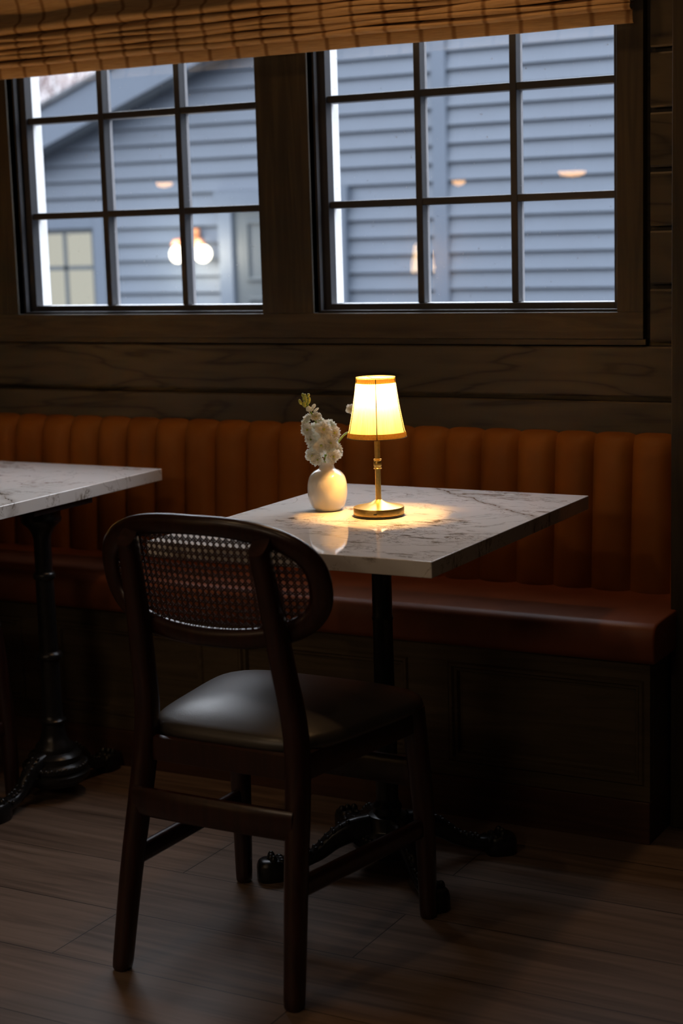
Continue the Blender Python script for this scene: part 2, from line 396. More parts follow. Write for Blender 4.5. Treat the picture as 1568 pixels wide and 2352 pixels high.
# window wall: backing with one opening per window, faced with horizontal boards
WL, WR = (-3.003, -2.220), (-2.072, -1.284)       # clear openings between casings
ZB, ZT = 1.123, 2.155                              # clear opening in height
CL, CR, CB, CT = -3.085, -1.222, 1.056, 2.235      # casing outline
bm = B()
box(bm, X0, X1, 3.682, 3.80, 0, ZB-.02); box(bm, X0, X1, 3.682, 3.80, ZT+.02, ZC)
box(bm, X0, WL[0]-.02, 3.682, 3.80, ZB-.02, ZT+.02); box(bm, WL[1]+.02, WR[0]-.02, 3.682, 3.80, ZB-.02, ZT+.02); box(bm, WR[1]+.02, X1, 3.682, 3.80, ZB-.02, ZT+.02)
def board(z0, z1, xa, xb):
    n0 = len(bm.verts); t = .0
    vs = [(xa,3.664,z0+.004),(xa,3.6615,z0+.008),(xa,3.6615,z1-.006),(xa,3.664,z1-.002),(xa,3.684,z1-.002),(xa,3.684,z0+.004)]
    A = [bm.verts.new(v) for v in vs]; Bv = [bm.verts.new((xb, v[1], v[2])) for v in vs]
    for i in range(6): bm.faces.new((A[i], A[(i+1)%6], Bv[(i+1)%6], Bv[i]))
    bm.faces.new(A); bm.faces.new(list(reversed(Bv)))
zs = [.926-.128*k for k in range(1, 8)][::-1]+[.926, 1.052]
for a, b in zip(zs, zs[1:]): board(a, b-.005, X0, -1.0)
z = 1.052
while z < 2.2:
    zz = z+.1285; board(z, zz-.005, CR+.014, -1.0); board(z, zz-.005, X0, CL-.01); z = zz
while z < ZC: board(z, min(z+.1235, ZC), X0, -1.0); z += .1285
struct(obj('wall_back', bm, MAT['wallwood'], bevel=0))
# return of the wall at the right end of the bench
bm = B(); box(bm, -1.093, X1, 3.452, 3.682, 0, ZC); struct(obj('trim_1', bm, MAT['casing_v'], bevel=.003))
# casing around and between the windows
bm = B()
yf, yb = 3.655, 3.684
box(bm, CL, WL[0], yf, yb, ZB, ZT); box(bm, WL[1], WR[0], yf, yb, ZB, ZT); box(bm, WR[1], CR, yf, yb, ZB, ZT)
struct(obj('trim_2', bm, MAT['casing_v'], bevel=.0015))
bm = B()
box(bm, CL, CR, yf, yb, CB+.006, ZB); box(bm, CL, CR, yf, yb, ZT, CT); box(bm, CL-.01, CR+.004, yf+.006, yb, CB-.008, CB+.006)
struct(obj('trim_3', bm, MAT['casing'], bevel=.0015))

# ------------------------------------------------------------------ windows
def make_window(n, xa, xb):
    w_ = struct(empty('window_%d' % n, ((xa+xb)/2, 3.70, ZB)))
    def P(name, bm, mat, bevel=0.):
        for v in bm.verts: v.co -= Vector(w_.location)
        return obj(name, bm, mat, w_, bevel=bevel)
    bm = B()          # jamb lining with its stops
    for s, xe in ((1, xa), (-1, xb)):
        box(bm, min(xe, xe-s*.018), max(xe, xe-s*.018), 3.66, 3.80, ZB-.018, ZT+.018)
        box(bm, min(xe, xe+s*.007), max(xe, xe+s*.007), 3.682, 3.697, ZB, ZT)
    box(bm, xa, xb, 3.66, 3.80, ZB-.018, ZB); box(bm, xa, xb, 3.66, 3.80, ZT, ZT+.018)
    box(bm, xa+.007, xb-.007, 3.682, 3.697, ZB, ZB+.006)
    P('window_frame', bm, MAT['sash'], .0012)
    ga, gb, gz0, gz1 = xa+.024, xb-.024, ZB+.021, ZT-.021
    bm = B()          # sash rails and stiles
    y0, y1 = 3.706, 3.736
    box(bm, xa, ga, y0, y1, ZB, ZT); box(bm, gb, xb, y0, y1, ZB, ZT)
    box(bm, ga, gb, y0, y1, ZB, gz0); box(bm, ga, gb, y0, y1, gz1, ZT)
    P('sash', bm, MAT['sash'], .0015)
    pw = (gb-ga)/3; xs = [ga+pw, ga+2*pw]; zs_ = [1.387, 1.642, 1.897]
    bm = B()
    for x in xs: box(bm, x-.009, x+.009, 3.710, 3.7335, gz0, gz1)
    for zz in zs_: box(bm, ga, gb, 3.712, 3.7330, zz-.009, zz+.009)
    P('muntins', bm, MAT['sash'], .003)
    bm = B()
    for x in xs: box(bm, x-.009, x+.009, 3.738, 3.751, gz0, gz1)
    for zz in zs_: box(bm, ga, gb, 3.738, 3.750, zz-.009, zz+.009)
    P('outer_muntins', bm, MAT['muntin_out'], .002)
    bm = B(); box(bm, ga-.004, gb+.004, 3.7345, 3.7365, gz0-.004, gz1+.004)
    for f in list(bm.faces):
        if abs(f.normal.y) < .5 or f.calc_center_median().y > 3.7355: pass
    bm.free(); bm = B()
    vs = [bm.verts.new(p) for p in ((ga-.004,3.7357,gz0-.004),(gb+.004,3.7357,gz0-.004),(gb+.004,3.7357,gz1+.004),(ga-.004,3.7357,gz1+.004))]
    bm.faces.new(vs); P('pane', bm, MAT['glass'])
    bm = B()          # white outside stops and sill
    box(bm, xa+.001, ga-.002, 3.738, 3.775, gz0, gz1); box(bm, gb+.002, xb-.001, 3.738, 3.775, gz0, gz1)
    box(bm, xa+.001, xb-.001, 3.738, 3.775, ZB+.001, gz0-.001); box(bm, xa+.001, xb-.001, 3.738, 3.775, gz1+.001, ZT-.001)
    P('outer_casing', bm, MAT['white_out'], .001)
make_window(1, *WL); make_window(2, *WR)

# ================================================================== banquette
def bench():
    root = tag(empty('banquette_bench', (-3.8, 3.34, 0)), 'long banquette bench with channelled orange leather back and wood panelled base under the windows', 'bench')
    off = Vector(root.location)
    def P(name, bm, mat, parent=None, **k):
        for v in bm.verts: v.co -= off
        return obj(name, bm, mat, parent or root, **k)
    XL, XR = X0+.05, -1.095
    pitch_, s0 = .0937, -1.147
    # channelled backrest: columns of samples in x, a profile in (y, z)
    bm = B(); prof = [(0.0, .455, 0.2), (.002, .50, 1.), (.008, .60, 1.), (.016, .72, 1.), (.022, .80, 1.), (.026, .825, .85), (.036, .842, .6), (.052, .850, .3), (.066, .846, .1), (.066, .455, 0)]
    prof = [(a, b, c) for a, b, c in prof]
    xs = []; k = -1
    while True:
        a = s0-pitch_*k
        for t in (0, .02, .06, .14, .25, .37, .5, .63, .75, .86, .94, .98): xs.append((a-pitch_*t, t))
        k += 1
        if a-pitch_ < XL: break
    xs = [(x, t) for x, t in xs if XL <= x <= XR]
    cols = []
    for x, t in xs:
        b = (1-abs(2*t-1)**3.2); col = []
        for (dy, z, m) in prof:
            y = 3.594+.022+dy-.024*b*m if m > 0 else 3.594+dy
            zz = z-(.003*(1-b) if z > .82 and m > .05 else 0)
            col.append(bm.verts.new((x, y, zz)))
        cols.append(col)
    for a, b in zip(cols, cols[1:]):
        for i in range(len(prof)-1): bm.faces.new((a[i], b[i], b[i+1], a[i+1]))
    P('backrest', bm, MAT['backleather'], smooth=True, angle=75)
    # seat cushion
    bm = B(); y0, y1, z0, z1 = 3.300, 3.625, .405, .490
    pr = spl([(y0+.010, z0), (y0+.001, z0+.012), (y0-.002, .445), (y0+.002, .472), (y0+.013, .4865), (y0+.04, .4915), (y0+.16, .4935), (y1, .490)], 5)
    n = 60; cols = []
    for i in range(n+1):
        x = XL+(XR+.010-XL)*i/n
        if i == n:
            pass
        cols.append([bm.verts.new((x, y, z)) for y, z in pr]+[bm.verts.new((x, y1, z0))])
    # rounded right-hand end
    for dx, sh in ((.006, .004), (.009, .010)):
        cy, cz = (y0+y1)/2, .447
        cols.append([bm.verts.new((XR+.010+dx*.6, v.co.y+(cy-v.co.y)*sh*3, v.co.z+(cz-v.co.z)*sh*8)) for v in cols[n]])
    for a, b in zip(cols, cols[1:]):
        for i in range(len(pr)): bm.faces.new((a[i], b[i], b[i+1], a[i+1]))
        bm.faces.new((a[-1], b[-1], b[0], a[0]))
    bm.faces.new(cols[-1]); bm.faces.new(list(reversed(cols[0])))
    P('seat_cushion', bm, MAT['seatleather'], smooth=True, angle=60)
    # base: rails, stiles and sunk panels
    yF = 3.335; pan = []; a = -1.113
    while a-.459 > XL: pan.append((a-.459, a)); a -= .559
    zb, zt = .127, .360
    bm = B(); XE = -1.100
    box(bm, XL, XE, yF, yF+.02, .093, zb); box(bm, XL, XE, yF, yF+.02, zt, .404)
    edges = [XE]+[v for p in pan for v in (p[1], p[0])]+[XL]
    for i in range(0, len(edges), 2): box(bm, edges[i+1], edges[i], yF, yF+.02, zb, zt)
    box(bm, XL, XE, yF+.022, 3.58, .093, .404)
    P('base_frame', bm, MAT['benchwood'], bevel=.001)
    for (xa, xb) in pan:
        bm = B()
        o_ = [(xa, zb), (xb, zb), (xb, zt), (xa, zt)]
        def ring(ins, y): return [bm.verts.new((x+(ins if x == xa else -ins), y, z+(ins if z == zb else -ins))) for x, z in o_]
        rs = [ring(0, yF+.001), ring(.004, yF-.004), ring(.010, yF-.004), ring(.014, yF+.002), ring(.020, yF+.003), ring(.024, yF+.012), ring(.030, yF+.013)]
        for a_, b_ in zip(rs, rs[1:]):
            for i in range(4): bm.faces.new((a_[i], a_[(i+1)%4], b_[(i+1)%4], b_[i]))
        bm.faces.new(rs[-1])
        P('sunk_panel', bm, MAT['benchwood'])
    bm = B(); box(bm, XL, XE+.002, yF-.008, yF+.22, 0.0, .093); P('toe_board', bm, MAT['toe'], bevel=.002)
bench()

# ================================================================== tables
def slim_profile():
    return [(.070, .046), (.075, .052), (.075, .059), (.066, .063), (.061, .068), (.061, .074), (.056, .079), (.045, .083), (.0425, .088), (.0425, .108), (.040, .115), (.030, .118), (.0285, .124), (.031, .130), (.029, .137), (.0245, .143), (.0235, .150), (.0235, .335),
         (.026, .338), (.027, .344), (.025, .350), (.0215, .354), (.0205, .53), (.0225, .535), (.0205, .541), (.0205, .660), (.026, .668), (.040, .676), (.046, .683), (.046, .700)]
def column_profile():
    P = [(.078, .046), (.082, .052), (.082, .060), (.074, .064), (.076, .070), (.078, .076), (.074, .083), (.063, .087), (.062, .094), (.064, .101), (.058, .108), (.047, .111), (.046, .118),
         (.044, .126), (.034, .137), (.030, .150), (.027, .165), (.0265, .178), (.031, .181), (.032, .187), (.027, .191), (.0245, .20), (.0235, .335), (.030, .338), (.033, .345), (.030, .352), (.0225, .356),
         (.0215, .53), (.026, .533), (.027, .540), (.0255, .546), (.0205, .549), (.0205, .625), (.0235, .640), (.032, .655), (.046, .668), (.048, .676), (.046, .682), (.046, .700)]
    return P
def foot_path(reach):
    s = reach/.25
    return spl([(.045*s, .088), (.085*s, .086), (.125*s, .070), (.160*s, .046), (.195*s, .033), (.225*s, .030), (.262*s, .028)], 5)
def foot(parent, ang, reach=.25):
    d = Vector((math.cos(ang), math.sin(ang), 0)); sd = Vector((-d.y, d.x, 0))
    bm = B(); fp = foot_path(reach); n = len(fp)
    path = [d*r+Vector((0, 0, z)) for r, z in fp]
    hd = [.036-.022*min(1, i/(n*.62)) if i < n*.62 else .014+.010*((i-n*.62)/(n*.38)) for i in range(n)]
    hd = [.030-.016*min(1, i/(n*.55)) for i in range(n)]
    hw = [.021-.006*math.sin(math.pi*min(1, i/(n*.8))) for i in range(n)]
    sweep(bm, path, hw, hd, side=sd, seg=14, power=3)
    # pad block at the toe
    rot = Matrix((d, sd, Vector((0, 0, 1)))).transposed()
    pad = [(-.030, .020, .004), (-.026, .024, .0), (.018, .026, .0), (.030, .020, .0)]
    c = d*(reach+.012)
    pts = []
    for zz, sc_ in ((.0, .92), (.006, 1.0), (.030, 1.0), (.040, .9), (.044, .75)):
        pts.append([bm.verts.new(c+rot@Vector((math.copysign(abs(math.cos(t))**.7, math.cos(t))*.034*sc_, math.copysign(abs(math.sin(t))**.8, math.sin(t))*.027*sc_*(1.0+.1*math.cos(t)), zz))) for t in [2*math.pi*k/18 for k in range(18)]])
    for a, b in zip(pts, pts[1:]):
        for k in range(18): bm.faces.new((a[k], a[(k+1)%18], b[(k+1)%18], b[k]))
    bm.faces.new(pts[-1]); bm.faces.new(list(reversed(pts[0])))
    f = obj('foot', bm, MAT['iron'], parent, smooth=True, angle=50)
    bm = B()         # cast beading along the ridge and knuckles on the toe
    for i in range(6, n-7, 2):
        p = path[i]+Vector((0, 0, hd[i]*.95+.001))
        for s in (-1, 1): blob(bm, p+sd*s*.008, (.0058, .0058, .005), 8, 5)
    for s in (-1, 0, 1):
        blob(bm, c+sd*s*.0145+Vector((0, 0, .044))+d*(.004-.003*abs(s)), (.0085, .0075, .012), 10, 7)
        blob(bm, c+sd*s*.0145+Vector((0, 0, .040))-d*.016, (.010, .0065, .0075), 10, 7)
    for s in (-1, 1): blob(bm, c+sd*s*.019-d*.030+Vector((0, 0, .036)), .0065, 8, 6)
    obj('beading', bm, MAT['iron'], f, smooth=True, angle=180)
def column(parent, loc, angs, reach):
    slim = len(angs) == 4; bm = B(); lathe(bm, slim_profile() if slim else column_profile(), loc, 48)
    lathe(bm, [(.05, .030), (.066, .034), (.070, .046)], loc, 40)
    c = obj('column', bm, MAT['iron'], parent, smooth=True, angle=50)
    bm = B()        # rope ring on the bell of the base
    for k in range(36):
        a = 2*math.pi*k/36; q_ = .0595 if slim else .0735; blob(bm, Vector(loc)+Vector((q_*math.cos(a), q_*math.sin(a), .0725 if slim else .0775)), (.0062, .0062, .0058), 7, 5)
    obj('rope_ring', bm, MAT['iron'], c, smooth=True, angle=180)
    bx('top_plate', loc[0]-.07, loc[0]+.07, loc[1]-.11, loc[1]+.11, .700, .7145, MAT['iron'], parent, .002)
def make_table(cx, cy, hx, hy, bases, label, name='marble_table'):
    t = tag(empty(name, (cx, cy, 0)), label, 'table')
    o = bx('tabletop', -hx, hx, -hy, hy, -.015, .015, MAT['marble'], t, .0018); o.location = (0, 0, .730)
    for (bxx, byy, angs, reach) in bases:
        n0 = set(bpy.data.objects)
        sub = (bxx-cx, byy-cy, 0)
        column(t, sub, angs, reach)
        for a in angs:
            k0 = set(bpy.data.objects); foot(t, a, reach)
            for q in set(bpy.data.objects)-k0:
                if q.parent == t: q.location = sub
    return t
TCX, TCY = -1.556, 2.992
a45 = [math.atan2(.165, .185), math.pi-math.atan2(.165, .185), math.pi+math.atan2(.165, .185), -math.atan2(.165, .185)]
make_table(TCX, TCY, .3030, .392, [(TCX, TCY, a45, .235)], 'white veined marble table on black iron pedestal, carrying the lit lamp and vase')
make_table(-3.05, 3.077, .630, .392, [(-2.500, 3.080, [R(90), R(-92)], .195), (-3.60, 3.080, [R(90), R(-90)], .195)],
           'marble topped table cut off by the left edge, nothing on its visible corner')

# ================================================================== chair
def make_chair(name, label):
    t = tag(empty(name, (0, 0, 0)), label, 'chair', 'cane backed chairs at the marble tables')
    W = MAT['chairwood']
    rear = lambda s: spl([(s*.184, -.227, 0.0, .0165, .0175), (s*.1755, -.196, .18, .0185, .0195), (s*.160, -.150, .43, .0200, .0215), (s*.149, -.166, .58, .0195, .020), (s*.139, -.197, .74, .0175, .0175), (s*.136, -.211, .806, .0168, .0168)], 6)
    for s in (-1, 1):
        pts = rear(s); bm = B()
        pts = [(pts[0][0], pts[0][1], 0.0, .012, .013)]+[(pts[0][0], pts[0][1], .004, .0155, .0165)]+pts[1:]
        # top end cut on the slant
        sweep(bm, [p[:3] for p in pts], [p[3] for p in pts], [p[4] for p in pts], seg=16, power=3.4)
        top = [v for v in bm.verts if v.co.z > .796]
        for v in top: v.co.z += (v.co.y+.211)*.7
        obj('leg', bm, W, t, smooth=True, angle=50)
        bm = B(); pts = spl([(s*.213, .227, 0, .0150, .0155), (s*.210, .224, .2, .0185, .019), (s*.199, .206, .425, .0215, .0215)], 6)
        pts = [(pts[0][0], pts[0][1], 0.0, .0115, .012)]+[(pts[0][0], pts[0][1], .005, .0148, .015)]+pts[1:]
        sweep(bm, [p[:3] for p in pts], [p[3] for p in pts], [p[4] for p in pts], seg=16, power=3.0)
        obj('leg', bm, W, t, smooth=True, angle=50)
    # stretchers
    bm = B(); sweep(bm, spl([(-.168, -.182, .312), (-.08, -.190, .314), (.08, -.190, .314), (.168, -.182, .312)], 5), .009, .027, side=Vector((0, 1, 0)), seg=14, power=5)
    obj('stretcher', bm, W, t, smooth=True, angle=50)
    bm = B(); sweep(bm, [(-.205, .218, .294), (.205, .218, .294)], .009, .029, side=Vector((0, 1, 0)), seg=14, power=5)
    obj('stretcher', bm, W, t, smooth=True, angle=50)
    for s in (-1, 1):
        bm = B(); sweep(bm, [(s*.176, -.190, .203), (s*.209, .220, .185)], .009, .0185, side=Vector((1, 0, 0)), seg=14, power=5)
        obj('stretcher', bm, W, t, smooth=True, angle=50)
    # seat frame (aprons)
    bm = B()
    sweep(bm, [(-.160, -.150, .405), (.160, -.150, .405)], .010, .024, side=Vector((0, 1, 0)), seg=12, power=6)
    sweep(bm, [(-.203, .214, .405), (.203, .214, .405)], .010, .026, side=Vector((0, 1, 0)), seg=12, power=6)
    for s in (-1, 1): sweep(bm, [(s*.162, -.150, .405), (s*.203, .214, .403)], .010, .026, side=Vector((1, 0, 0)), seg=12, power=6)
    obj('seat_frame', bm, W, t, smooth=True, angle=50)
    # seat pad: superellipse plan widening to the front, domed
    bm = B(); nr, ns = 16, 72; ctr_y = .052; hy = .203
    def plan(th, r):
        p = 4.8; c, s_ = math.cos(th), math.sin(th); q = (abs(c)**p+abs(s_)**p)**(-1/p)
        y = s_*q*r*hy; hwid = .2120+.034*(y/hy)
        return c*q*r*hwid, y+ctr_y
    prof = [(0, .479)]+[(r, .447+.032*(1-r**3.2)) for r in (.12, .25, .38, .5, .6, .7, .79, .86, .91)]+[(.945, .4525), (.972, .4490), (.992, .4420), (1.0, .434), (.992, .4275), (.96, .4245)]
    rings = []
    for r, z in prof:
        if r == 0: rings.append([bm.verts.new((0, ctr_y, z))]); continue
        rings.append([bm.verts.new((*plan(2*math.pi*k/ns, r), z)) for k in range(ns)])
    for k in range(ns): bm.faces.new((rings[0][0], rings[1][k], rings[1][(k+1)%ns]))
    for a, b in zip(rings[1:], rings[2:]):
        for k in range(ns): bm.faces.new((a[k], b[k], b[(k+1)%ns], a[(k+1)%ns]))
    bm.faces.new(rings[-1])
    obj('seat', bm, MAT['blackleather'], t, smooth=True, angle=180)
    # curved oval back frame with woven cane
    def S(x, z, dy=0.): return Vector((x, -.186+.75*x*x-.20*(z-.73)+dy, z))
    A, Hh, pw = .218, .1025, 2.55      # centre line of the frame band
    def oval(th, a, h):
        c, s_ = math.cos(th), math.sin(th); q = (abs(c)**pw+abs(s_)**pw)**(-1/pw); return a*c*q, h*s_*q
    n = 96; ths = [2*math.pi*k/n for k in range(n)]
    path = [S(*(lambda p: (p[0], .73+p[1]))(oval(th, A, Hh))) for th in ths]
    bm = B()
    hwid = [.0120]*n
    sweep(bm, path, hwid, [.0175+.003*abs(math.cos(th)) for th in ths], side=lambda i: Vector((-1.5*path[i].x, 1, .2)).normalized(), seg=16, power=2.5, closed=True)
    fr = obj('back_frame', bm, W, t, smooth=True, angle=180)
    def inside(x, z): return (abs(x)/(A-.012))**pw+(abs(z-.73)/(Hh-.010))**pw < 1
    bm = B(); p = .0125; hs = .00085
    def strand(q0, q1, dy):
        steps = max(2, int(math.hypot(q1[0]-q0[0], q1[1]-q0[1])/.012)); run = []
        for i in range(steps+1):
            x = q0[0]+(q1[0]-q0[0])*i/steps; z = q0[1]+(q1[1]-q0[1])*i/steps
            if inside(x, z): run.append((x, z))
            elif len(run) > 1: emit_run(run, dy); run = []
            else: run = []
        if len(run) > 1: emit_run(run, dy)
    def emit_run(run, dy):
        (xa, za), (xb, zb) = run[0], run[-1]; L = math.hypot(xb-xa, zb-za); nx, nz = -(zb-za)/L*hs, (xb-xa)/L*hs
        prev = None
        for x, z in run:
            a = bm.verts.new(S(x+nx, z+nz, dy-.0003)); b = bm.verts.new(S(x-nx, z-nz, dy-.0003)); c = bm.verts.new(S(x-nx, z-nz, dy+.0003)); d = bm.verts.new(S(x+nx, z+nz, dy+.0003))
            if prev:
                for i in range(4): bm.faces.new((prev[i], prev[(i+1)%4], (a, b, c, d)[(i+1)%4], (a, b, c, d)[i]))
            prev = (a, b, c, d)
    for k in range(-19, 20):
        for o_ in (-.0013, .0013): strand((k*p+o_, .60), (k*p+o_, .86), 0.0)
    for k in range(-10, 11):
        for o_ in (-.0013, .0013): strand((-.25, .73+k*p+o_), (.25, .73+k*p+o_), .0007)
    for k in range(-32, 33):
        q_ = (k+.5)*p; strand((q_-.15, .58), (q_+.15, .88), -.0007); strand((q_-.15, .88), (q_+.15, .58), .0014)
    obj('cane_panel', bm, MAT['cane'], t)
    return t
ch = make_chair('cane_back_chair', 'dark wood chair with oval cane back and black leather seat, nearest the camera')
ch.location = (-1.581, 2.560, 0); ch.rotation_euler = (0, 0, R(-1.2))
c2 = copy_tree(ch); c2['label'] = 'dark wood chair at the left edge, only leg and seat corner showing under left table'
c2.location = (-2.775, 2.765, 0); c2.rotation_euler = (0, 0, 0)

# ================================================================== table lamp
def make_lamp(name, label):
    t = tag(empty(name, (0, 0, 0)), label, 'lamp')
    bm = B(); lathe(bm, [(.0505, 0), (.0520, .0015), (.0520, .0030), (.0500, .0034)], seg=64); obj('base_pad', bm, MAT['black'], t, smooth=True)
    bm = B(); lathe(bm, [(.0490, .0034), (.0512, .0036), (.0518, .0046), (.0518, .0172), (.0512, .0185), (.0495, .0190), (.030, .0232), (.016, .0275), (.009, .0315), (.0064, .0335), (.0064, .036)], seg=64)
    base = obj('base', bm, MAT['brass'], t, smooth=True, angle=30)
    bm = B()
    a0 = math.atan2(-1, .35)
    d = Vector((math.cos(a0), math.sin(a0), 0)); sd = Vector((-d.y, d.x, 0))
    rot = Matrix((sd, d, Vector((0, 0, 1)))).transposed()
    blob(bm, d*.0515+Vector((0, 0, .0100)), (.0042, .0009, .0014), 14, 8, rot)
    obj('charging_port', bm, MAT['black'], base, smooth=True, angle=180)
    bm = B(); lathe(bm, [(.0058, .034), (.0056, .24)], seg=28); obj('pole', bm, MAT['brass'], t, smooth=True)
    bm = B(); lathe(bm, [(.0060, .0955), (.0082, .0960), (.0084, .0978), (.0072, .0990), (.0070, .0998), (.0080, .1020), (.0082, .1060), (.0080, .1100), (.0070, .1124), (.0072, .1134), (.0084, .1146), (.0082, .1166), (.0060, .1172)], seg=32)
    obj('collar', bm, MAT['brass'], t, smooth=True, angle=50)
    # LED head under the top
    bm = B(); lathe(bm, [(.006, .240), (.009, .244), (.0165, .272), (.0165, .279), (.004, .281)], seg=32)
    hd = obj('lamp_head', bm, MAT['brass_d'], t, smooth=True)
    # shade
    def shell(r0, z0, r1, z1, name, mat, th=.0007, wav=0., nz=10, flare=0., par=None):
        bm = B(); uv = bm.loops.layers.uv.new('UVMap'); seg = 240; rings = []
        for i in range(nz+1):
            f = i/nz; r = r0+(r1-r0)*f-.0015*math.sin(math.pi*f)*(1 if nz > 2 else 0); z = z0+(z1-z0)*f
            rings.append([bm.verts.new(((r+wav*math.sin(k*math.pi/2*1.0))*math.cos(2*math.pi*k/seg), (r+wav*math.sin(k*math.pi/2))*math.sin(2*math.pi*k/seg), z)) for k in range(seg)])
        for i in range(nz):
            for k in range(seg):
                fc = bm.faces.new((rings[i][k], rings[i][(k+1)%seg], rings[i+1][(k+1)%seg], rings[i+1][k]))
                for l, (uu_, vv_) in zip(fc.loops, ((k/seg, i/nz), ((k+1)/seg, i/nz), ((k+1)/seg, (i+1)/nz), (k/seg, (i+1)/nz))): l[uv].uv = (uu_, vv_)
        return obj(name, bm, mat, par or t, smooth=True, angle=180)
    sh = shell(.0596, .1625, .0388, .2810, 'lamp_shade', MAT['lshade'], wav=.0002)
    shell(.0606, .1610, .0590, .1725, 'shade_trim', MAT['ltrim'], nz=2, par=sh)
    shell(.0400, .2715, .0392, .2825, 'shade_trim', MAT['ltrim'], nz=2, par=sh)
    bm = B()
    ph0 = math.atan2(-3.007, 1.566)      # one rib faces the room
    for k in range(5):
        a = ph0+2*math.pi*k/5; dd = Vector((math.cos(a), math.sin(a), 0))
        sweep(bm, [dd*.0603+Vector((0, 0, .1615)), dd*.0486+Vector((0, 0, .221)), dd*.0396+Vector((0, 0, .2820))], .0010, .0007, side=Vector((0, 0, 1)).cross(dd), seg=6, power=2)
    for (r, z) in ((.0608, .1612), (.0398, .2828)):
        pth = [(r*math.cos(2*math.pi*k/64), r*math.sin(2*math.pi*k/64), z) for k in range(64)]
        sweep(bm, pth, .0008, .0008, side=Vector((0, 0, 1)), seg=6, power=2, closed=True)
    for k in range(3):
        a = 2*math.pi*k/3+.4; sweep(bm, [(.012*math.cos(a), .012*math.sin(a), .2795), (.0392*math.cos(a), .0392*math.sin(a), .2815)], .0007, .0007, seg=6)
    obj('shade_frame', bm, MAT['seam'], sh, smooth=True)
    bm = B(); lathe(bm, [(.0125, .2395+.020), (.0155, .2420+.022), (.0165, .2705)], seg=24, cap=False)
    # glowing diffuser ring below the head
    obj('diffuser', bm, MAT['bulbwarm'], hd, smooth=True)
    l = bpy.data.lights.new('bulb_light', 'POINT'); l.energy = LAMP_W; l.color = WARM; l.shadow_soft_size = .006
    lo = bpy.data.objects.new('bulb_light', l); C.objects.link(lo); lo.parent = t; lo.location = (.018*math.cos(ph0+.39), .018*math.sin(ph0+.39), .262)
    l.energy = LAMP_W/3
    for k in (1, 2):
        a = ph0+.39+k*2*math.pi/3; q = lo.copy(); C.objects.link(q); q.parent = t; q.location = (.018*math.cos(a), .018*math.sin(a), .262)
    return t
lamp = make_lamp('table_lamp', 'small lit brass table lamp with pleated cream shade beside the vase on the marble table')
lamp.location = (-1.566, 3.007, .7452)
l2 = copy_tree(lamp); l2.location = (-2.93, 3.06, .7452); l2['label'] = 'lit brass table lamp on the left marble table, beyond the left edge of the photo'

# ================================================================== vase and flowers
VX, VY, VZ = -1.700, 3.034, .7452
bm = B(); pr = spl([(.0225, 0), (.0275, .0012), (.0350, .0090), (.0400, .0230), (.0418, .0400), (.0408, .0580), (.0362, .0730), (.0275, .0825), (.0190, .0870), (.0162, .0905), (.0152, .0960), (.0158, .1015), (.0150, .1022), (.0138, .1010), (.0132, .0930), (.016, .085), (.028, .07), (.036, .045), (.030, .012), (.004, .006)], 4)
lathe(bm, pr, seg=64)
v = obj('bud_vase', bm, MAT['ceramic'], None, smooth=True, angle=180); v.location = (VX, VY, VZ)
tag(v, 'round cream ceramic bud vase with short neck, left of the lamp on the marble table', 'vase')
def blossom(bm, bmc, c, nrm, r, seed):
    rnd = random.Random(seed); nrm = Vector(nrm).normalized(); q = nrm.to_track_quat('Z', 'Y').to_matrix()
    for layer, (cnt, rad, lift) in enumerate(((5, r, .15), (5, r*.86, .45), (4, r*.55, .9))):
        for k in range(cnt):
            a = 2*math.pi*(k+.5*layer)/cnt+rnd.uniform(-.2, .2); L = rad*rnd.uniform(.88, 1.08); wd = L*rnd.uniform(.42, .54); tl = rnd.uniform(-.22, .25)
            nu, nv = 5, 6; grid = []
            for i in range(nu+1):
                u = i/nu; row = []
                for j in range(nv+1):
                    s = j/nv*2-1; wv = wd*(math.sin(math.pi*(.12+.62*u))**.8)
                    x = L*u*(1-.24*s*s*u-.10*u*math.exp(-(s/.22)**2)+.05*math.sin(9*s+k+seed)*u); y = s*wv
                    z = L*(lift*u*(1-.55*u)+.10*s*s*u+tl*u)+.0030*math.sin(6*s+seed+k*2+5*u)*u*u
                    ca, sa = math.cos(a), math.sin(a)
                    row.append(bm.verts.new(Vector(c)+q@Vector((x*ca-y*sa, x*sa+y*ca, z))))
                grid.append(row)
            for i in range(nu):
                for j in range(nv): bm.faces.new((grid[i][j], grid[i+1][j], grid[i+1][j+1], grid[i][j+1]))
    blob(bmc, Vector(c)+nrm*r*.12, (r*.13, r*.13, r*.2), 8, 5, q)
